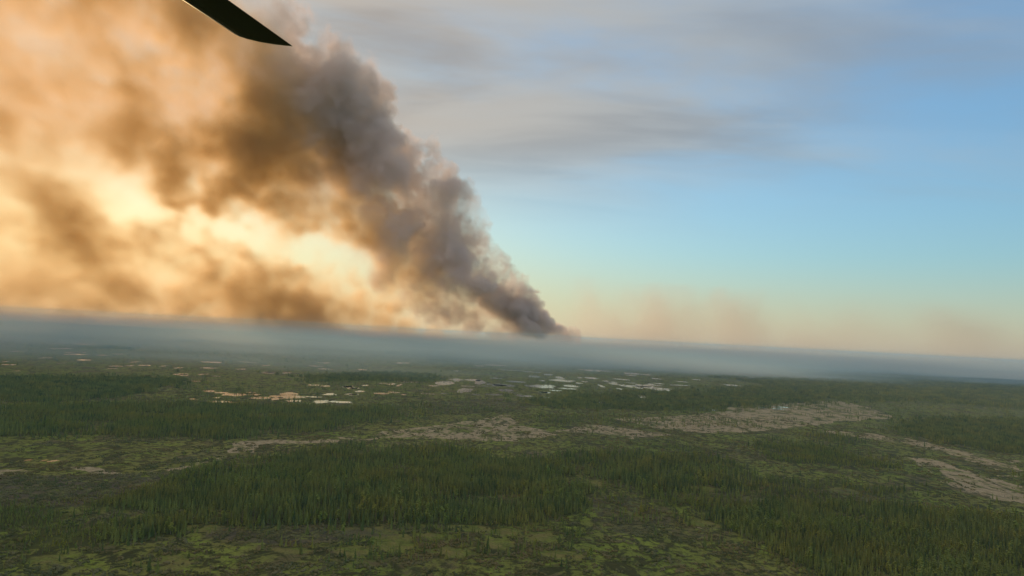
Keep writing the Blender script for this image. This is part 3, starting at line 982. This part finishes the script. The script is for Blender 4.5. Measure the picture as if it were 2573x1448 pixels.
def plant_trees():
    g = np.random.default_rng(21)
    # --- single trees
    xs, ys = [], []
    for d0, d1, s, sd in ((440, 950, 2.75, 1), (950, 1700, 3.7, 2)):
        x, y = scatter_points(d0, d1, s, seed=sd)
        L = land(x, y, True)
        dens = np.maximum(np.maximum(L['forest'] * 0.92, L['thin']), L['rim'] * 0.16)
        dens = np.maximum(dens, L['shrub'] * 0.025)
        clump = fnoise(x, y, 45, 3, 71)
        dens = np.maximum(dens, 0.06 * sstep(0.32, 0.55, clump) * (1 - L['bog']) * (L['tan'] < 0.4))
        k = (g.random(x.size) < dens) & off_water(x, y)
        xs.append(x[k])
        ys.append(y[k])
    x, y = np.concatenate(xs), np.concatenate(ys)
    L = land(x, y)
    n = x.size
    u = g.random(n)
    patch = fnoise(x, y, 90, 3, 81)
    edge = (L['forest'] < 0.5)
    p_snag = np.where(edge, 0.15, 0.055) + 0.25 * L['shrub']
    p_asp = np.where(patch > 0.16, 0.34, 0.05)
    kind = np.where(u < p_snag, 2, np.where(u < p_snag + p_asp, 1, 0))
    size = 0.78 * g.normal(0.97, 0.30, n).clip(0.40, 1.8) * (1 + 0.34 * fnoise(x, y, 130, 3, 91)) * np.where(edge, 0.85, 1.0)
    # dwarf spruce on the wet ground at the left
    size *= 1 - 0.42 * sstep(-250, -420, x) * sstep(1000, 820, y)
    size *= np.where(inside(FOREST[7], x, y), 0.62, 1.0)
    px, py = px_of(x, y)
    seen = (px > 0) & (px < W_PX) & (py < H_PX - 6)
    d = np.hypot(x, y)
    single = np.zeros(n, bool)
    for kd, most in ((0, 300), (1, 110), (2, 140)):
        idx = np.where((kind == kd) & seen)[0]
        idx = idx[np.argsort(d[idx] / size[idx])][:most]
        single[idx] = True
    # stuff
    sp = [spruce_crown(g.uniform(10, 12.5), g.uniform(1.15, 1.75), 5, 8, g).mesh('spruce_far', MAT_SPRUCE) for _ in range(6)]
    asp = [aspen_crown(g.uniform(8.5, 10.5), g.uniform(1.3, 1.8), g, k=5).mesh('aspen_far', MAT_ASPEN) for _ in range(3)]
    sn = [snag(g.uniform(7, 9.5), g, branches=8).mesh('snag_far', MAT_SNAG) for _ in range(3)]
    pick = np.where(kind == 0, g.integers(0, 6, n), np.where(kind == 1, 6 + g.integers(0, 3, n), 9 + g.integers(0, 3, n)))
    r = ~single
    instance_stuff('spruce_forest', x[r], y[r], size[r], pick[r], sp + asp + sn, 'dense dark green spruce forest with a few paler trees covering the middle ground', 'forest')
    # individuals: detailed crowns on trunks
    crowns = {0: [spruce_crown(11.2, w, 13, 12, g, 0.08).mesh('crown', MAT_SPRUCE) for w in (1.25, 1.5, 1.7, 1.4)],
              1: [aspen_crown(9.5, w, g, k=11).mesh('crown', MAT_ASPEN) for w in (1.4, 1.7)],
              2: []}
    tk = Tris()
    tk.tube((0, 0, -0.4), (0, 0, 8.5), 0.16, 0.04, 6)
    trunk = {0: tk.mesh('trunk', MAT_TRUNK), 1: tk.mesh('trunk', MAT_PALE)}
    snags = []
    for q in range(4):
        t1, t2 = Tris(), Tris()
        h = g.uniform(7.5, 9.5)
        t1.tube((0, 0, -0.4), (g.normal() * 0.2, g.normal() * 0.2, h), 0.15, 0.03, 6)
        for b in range(16):
            z = h * g.uniform(0.2, 0.95)
            a = g.uniform(0, 6.3)
            l = (1 - z / h) * 1.5 + 0.3
            t2.tube((0, 0, z), (l * math.cos(a), l * math.sin(a), z + g.uniform(-0.35, 0.4)), 0.05, 0.015, 3)
        snags.append((t1.mesh('trunk', MAT_SNAG), t2.mesh('branches', MAT_SNAG)))
    words = {0: ('spruce_tree', 'spruce'), 1: ('aspen_tree', 'broadleaf tree'), 2: ('dead_tree', 'dead tree')}
    look = {0: 'dark green spruce', 1: 'pale green leafy tree', 2: 'bare grey tree'}
    many = {0: 'dark spruces', 1: 'leafy trees', 2: 'dead trees'}
    CLEARING = [(925, 1340, 'upper left'), (985, 1368, 'largest'), (880, 1385, 'small leftmost'), (1185, 1328, 'upper middle'), (1270, 1335, 'small upper'),
                (1255, 1362, 'middle'), (1365, 1350, 'rightmost'), (1135, 1385, 'lower middle'), (1400, 1395, 'lower right'), (1490, 1215, 'wood-edge')]
    def spot(i):
        a, b = px[i], py[i]
        if inside(FOREST[2], x[i:i + 1], y[i:i + 1])[0]:
            return 'in the lower right stand' if a < 2200 else 'in the bottom right corner stand'
        if a > 1620:
            return 'left of the lower right stand' if a < 2050 and b > 1330 else 'above the lower right stand'
        if a > 820:
            if b > 1405:
                return 'at the bottom edge below the bog clearings'
            best = min(CLEARING, key=lambda c: ((a - c[0]) / 90) ** 2 + ((b - c[1]) / 24) ** 2)
            u, v = (a - best[0]) / 60, (b - best[1]) / 16
            way = ('left of' if u < 0 else 'right of') if abs(u) > abs(v) else ('behind' if v < 0 else 'in front of')
            return '%s the %s bog clearing' % (way, best[2])
        if inside(FOREST[0], x[i:i + 1], y[i:i + 1])[0]:
            return 'below the left wood, %s' % ('far left' if a < 260 else ('near its middle' if a < 560 else 'towards its right end'))
        return 'in the mossy bog at lower left' if a > 400 else 'in the bottom left bog corner'
    for i in np.where(single)[0]:
        kd = int(kind[i])
        nm, cat = words[kd]
        near_by = (np.hypot(x - x[i], y - y[i]) < 9.0).sum() - 1
        tall = 'tall' if size[i] > 1.12 else ('short' if size[i] < 0.92 else 'medium')
        crowd = 'alone' if near_by == 0 else ('in a cluster' if near_by < 4 else 'in a crowd')
        text = '%s %s %s %s' % (tall, look[kd], crowd, spot(i))
        e = bpy.data.objects.new(nm, None)
        COL.objects.link(e)
        e.location = (x[i], y[i], 0)
        e.rotation_euler = (0, 0, g.uniform(0, 6.28))
        s = float(size[i])
        e.scale = (s, s, s)
        tag(e, text, cat, '%s %s %s %s' % (tall, many[kd], crowd, spot(i)))
        if kd == 2:
            a, b = snags[g.integers(0, 4)]
            parts = (('trunk', a), ('branches', b))
        else:
            parts = (('trunk', trunk[kd]), ('crown', crowns[kd][g.integers(0, len(crowns[kd]))]))
        for pn, m_ in parts:
            o = bpy.data.objects.new(pn, m_)
            COL.objects.link(o)
            o.parent = e
            if pn != 'trunk':
                o['kind'] = 'stuff'
    # --- groves further out
    def grove(k, spread, hh, g):
        t = Tris()
        for _ in range(k):
            h = hh * g.uniform(0.65, 1.2)
            gx, gy = g.uniform(-spread, spread), g.uniform(-spread, spread)
            spruce_crown(h, h * 0.15, 2, 6, g, 0.05, gx, gy, t)
        return t.mesh('grove', MAT_SPRUCE)
    dense = [grove(11, 6.0, 9.0, g) for _ in range(4)]
    loose = [grove(3, 6.5, 7.5, g) for _ in range(3)]
    x, y = scatter_points(1700, 3300, 10.5, seed=5)
    L = land(x, y, True)
    dens = np.maximum(L['forest'], L['thin'])
    dens = np.maximum(dens, 0.16 * (L['tan'] > 0.3) * sstep(0.0, 0.3, fnoise(x, y, 60, 3, 131)))
    near_pond = ~off_water(x, y, 1.8)
    dens = np.maximum(dens, near_pond * 0.13)
    clump = fnoise(x, y, 90, 3, 73)
    dens = np.maximum(dens, 0.20 * sstep(0.25, 0.5, clump) * ~near_pond * (L['tan'] < 0.45))
    k = (g.random(x.size) < dens) & off_water(x, y, 1.12)
    f = L['forest'][k] > 0.4
    m_ = k.sum()
    instance_stuff('distant_forest', x[k], y[k], g.uniform(0.8, 1.2, m_), np.where(f, g.integers(0, 4, m_), 4 + g.integers(0, 3, m_)), dense + loose, 'dark spruce woods and scattered groves round the shining ponds', 'forest')
    big = [grove(26, 17, 10, g) for _ in range(4)]
    lo2 = [grove(5, 15, 9, g) for _ in range(3)]
    x, y = scatter_points(3300, 8000, 32.0, seed=6)
    L = land(x, y)
    dens = np.maximum(np.maximum(L['forest'], L['thin']), 0.18)
    k = (g.random(x.size) < dens) & off_water(x, y, 1.1)
    f = L['forest'][k] > 0.4
    m_ = k.sum()
    instance_stuff('hazy_forest', x[k], y[k], g.uniform(0.8, 1.2, m_), np.where(f, g.integers(0, 4, m_), 4 + g.integers(0, 3, m_)), big + lo2, 'smoke veiled dark forest on the plain beyond the ponds', 'forest')
    # --- scrub
    def thicket(k, spread, g):
        t = Tris()
        for _ in range(k):
            r = g.uniform(0.55, 1.25)
            t.blob((g.normal() * spread, g.normal() * spread, r * 0.35), r, g, g.uniform(0.6, 0.95))
        return t.mesh('thicket', MAT_SCRUB)
    ths = [thicket(6, 1.9, g) for _ in range(5)] + [snag(3.2, g, branches=14).mesh('scrub_snag', MAT_SNAG)]
    xs, ys = [], []
    for d0, d1, s, sd in ((440, 1000, 5.2, 8), (1000, 1900, 8.0, 9)):
        x, y = scatter_points(d0, d1, s, seed=sd)
        L = land(x, y)
        ridge = np.abs(fnoise(x, y, 55, 4, 101))
        ridge2 = np.abs(fnoise(x, y, 150, 4, 111))
        dens = 0.75 * sstep(0.13, 0.03, ridge) + 0.55 * sstep(0.10, 0.02, ridge2) + 0.10 + 0.55 * L['shrub'] + 0.5 * L['rim']
        dens *= (1 - 0.86 * L['bog']) * (1 - 0.35 * (L['tan'] > 0.45)) * (1 - 0.8 * (L['forest'] > 0.4))
        k = (g.random(x.size) < dens) & off_water(x, y, 1.05)
        xs.append(x[k])
        ys.append(y[k])
    x, y = np.concatenate(xs), np.concatenate(ys)
    m_ = x.size
    pk = np.where(g.random(m_) < 0.06, 5, g.integers(0, 5, m_))
    instance_stuff('willow_scrub', x, y, g.uniform(0.55, 1.35, m_), pk, ths, 'low olive and grey scrub growing in bands across the green bog', 'scrub')
    print('TREES', n, 'SCRUB', m_)

# ---------------------------------------------------------------- the helicopter's rotor blade overhead
def build_blade():
    h = 2.15                                        # above the eye
    def on_disc(px, py):
        d = px_dir(px, py)
        return Vector((d.x * h / d.z, d.y * h / d.z, CAM_H + h))
    tip_a, tip_b = on_disc(588, 85), on_disc(758, 115)      # the two corners of the tip
    root_a, root_b = on_disc(478, 4), on_disc(592, 4)
    span = (((tip_a - root_a) + (tip_b - root_b)) / 2).normalized()
    across = tip_b - tip_a
    side = Vector((span.y, -span.x, 0))
    if side.dot(across) < 0:
        side = -side
    chord = (root_b - root_a).dot(side)
    base = tip_a
    sweep = across.dot(span)
    e = bpy.data.objects.new('rotor_blade', None)
    COL.objects.link(e)
    e.location = base
    tag(e, 'dark helicopter rotor blade tip reaching in from the top edge above the smoke', 'rotor blade')
    prof = [(0.0, 0.0), (0.02, 0.022), (0.08, 0.045), (0.2, 0.060), (0.4, 0.058), (0.65, 0.038), (0.9, 0.012), (1.0, 0.002)]
    ring = [(c, t) for c, t in prof] + [(c, -t * 0.75) for c, t in prof[-2:0:-1]]
    def loft(name, s0, s1, mat, lo=0.0, hi=1.0, grow=0.0, n=8):
        """a length of the blade's wing section; s is metres outward from the tip corner"""
        vs, fs = [], []
        for k in range(n + 1):
            s = s0 + (s1 - s0) * k / n
            for c, t in ring:
                c2 = lo + (hi - lo) * c
                th = np.interp(c2, [p[0] for p in prof], [p[1] for p in prof]) * (1 if t >= 0 else -0.75)
                if c in (0.0, 1.0):
                    th = 0.0
                tt = th * chord * (1 + grow) + (0.0015 if t >= 0 else -0.0015) * (grow > 0)
                p = side * (c2 * chord) + span * (s + sweep * c2 + 0.030 * 4 * c2 * (1 - c2) * (1 if s > -0.5 else 0)) + Vector((0, 0, tt))
                vs.append(tuple(p))
        m = len(ring)
        for k in range(n):
            for i in range(m):
                fs.append((k * m + i, k * m + (i + 1) % m, (k + 1) * m + (i + 1) % m, (k + 1) * m + i))
        fs.append(tuple(range(m))[::-1])
        fs.append(tuple(n * m + i for i in range(m)))
        me = bpy.data.meshes.new(name)
        me.from_pydata(vs, [], fs)
        me.materials.append(mat)
        o = bpy.data.objects.new(name, me)
        COL.objects.link(o)
        o.parent = e
        bpy.context.view_layer.update()
        return o
    def paint(name, col, rough, metal=0.0):
        m, nt, out = new_mat(name)
        bs = N(nt, 'ShaderNodeBsdfPrincipled', ins={'Roughness': rough, 'Metallic': metal})
        ns = N(nt, 'ShaderNodeTexNoise', ins={'Scale': 9.0, 'Detail': 5.0})
        tc = nt.nodes.new('ShaderNodeTexCoord')
        nt.links.new(tc.outputs['Object'], ns.inputs['Vector'])
        nt.links.new(mix_col(nt, ns.outputs[0], tuple(c * 0.75 for c in col), tuple(c * 1.25 for c in col)), bs.inputs['Base Color'])
        nt.links.new(bs.outputs[0], out.inputs[0])
        return m
    black = paint('blade_paint', (0.014, 0.013, 0.012), 0.4)
    steel = paint('abrasion_strip', (0.020, 0.018, 0.017), 0.42, 0.0)
    loft('blade_skin', -4.2, -0.014, black)
    loft('leading_edge_strip', -4.2, -0.016, steel, 0.80, 1.0, 0.02)
    loft('tip_cap', -0.013, 0.0, paint('tip_metal', (0.75, 0.70, 0.64), 0.3, 1.0))

# ---------------------------------------------------------------- the smoky air
def build_haze():
    S, z0, z1 = 78000.0, -1.0, 200.0
    vs = [(x, y, z) for z in (z0, z1) for x, y in ((-S, -S), (S, -S), (S, S), (-S, S))]
    fs = [(3, 2, 1, 0), (4, 5, 6, 7), (0, 1, 5, 4), (1, 2, 6, 5), (2, 3, 7, 6), (3, 0, 4, 7)]
    me = bpy.data.meshes.new('haze')
    me.from_pydata(vs, [], fs)
    m, nt, out = new_mat('smoky_air')
    pv = N(nt, 'ShaderNodeVolumePrincipled', ins={'Color': (0.52, 0.78, 1.0, 1), 'Density': 0.000045, 'Anisotropy': 0.3})
    nt.links.new(pv.outputs[0], out.inputs['Volume'])
    me.materials.append(m)
    o = bpy.data.objects.new('haze', me)
    COL.objects.link(o)
    tag(o, kind='stuff')

def build_smoke_layer():
    """smoke that lies low over the far plain, from some four kilometres out"""
    x0, x1, y0, y1, z0, z1 = -30000.0, 30000.0, 1500.0, 45000.0, -0.5, 250.0
    vs = [(x, y, z) for z in (z0, z1) for x, y in ((x0, y0), (x1, y0), (x1, y1), (x0, y1))]
    fs = [(3, 2, 1, 0), (4, 5, 6, 7), (0, 1, 5, 4), (1, 2, 6, 5), (2, 3, 7, 6), (3, 0, 4, 7)]
    me = bpy.data.meshes.new('smoke_layer')
    me.from_pydata(vs, [], fs)
    m, nt, out = new_mat('low_smoke')
    geo = nt.nodes.new('ShaderNodeNewGeometry')
    sep = nt.nodes.new('ShaderNodeSeparateXYZ')
    nt.links.new(geo.outputs['Position'], sep.inputs[0])
    mp = nt.nodes.new('ShaderNodeMapping')
    mp.inputs['Scale'].default_value = (1 / 3800, 1 / 1500, 1 / 260)
    nt.links.new(geo.outputs['Position'], mp.inputs[0])
    ns = N(nt, 'ShaderNodeTexNoise', ins={'Scale': 1.0, 'Detail': 4.0, 'Roughness': 0.6})
    nt.links.new(mp.outputs[0], ns.inputs['Vector'])
    y = math_node(nt, 'ADD', sep.outputs[1], math_node(nt, 'MULTIPLY', math_node(nt, 'SUBTRACT', ns.outputs[0], 0.5), 2600.0))
    # the bank's near edge is a little further off to the right
    y = math_node(nt, 'SUBTRACT', y, math_node(nt, 'MULTIPLY', sep.outputs[0], 0.45))
    f = maprange(nt, y, 2350, 4100)
    f = math_node(nt, 'MULTIPLY', f, maprange(nt, ns.outputs[0], 0.34, 0.64, 0.08, 2.1))
    f = math_node(nt, 'MULTIPLY', f, maprange(nt, sep.outputs[2], 178, 10))
    f = math_node(nt, 'MULTIPLY', f, maprange(nt, y, 4600, 9000, 1.0, 0.35))
    vs_ = nt.nodes.new('ShaderNodeVolumeScatter')
    vs_.inputs['Color'].default_value = (0.42, 0.72, 1.0, 1)
    vs_.inputs['Anisotropy'].default_value = 0.35
    nt.links.new(math_node(nt, 'MULTIPLY', f, 0.00095), vs_.inputs['Density'])
    va = nt.nodes.new('ShaderNodeVolumeAbsorption')
    va.inputs['Color'].default_value = (0.25, 0.38, 0.55, 1)
    nt.links.new(math_node(nt, 'MULTIPLY', f, 0.00028), va.inputs['Density'])
    add = nt.nodes.new('ShaderNodeAddShader')
    nt.links.new(vs_.outputs[0], add.inputs[0])
    nt.links.new(va.outputs[0], add.inputs[1])
    nt.links.new(add.outputs[0], out.inputs['Volume'])
    m.cycles.volume_step_rate = 0.055
    me.materials.append(m)
    o = bpy.data.objects.new('smoke_layer', me)
    COL.objects.link(o)
    tag(o, 'flat grey blue smoke lying over the far plain below the horizon', 'smoke layer', kind='stuff')
# ---------------------------------------------------------------- build
build_ground()
build_ponds()
build_plume()
build_drift()
build_wisps()
build_haze()
build_smoke_layer()
plant_trees()
build_blade()
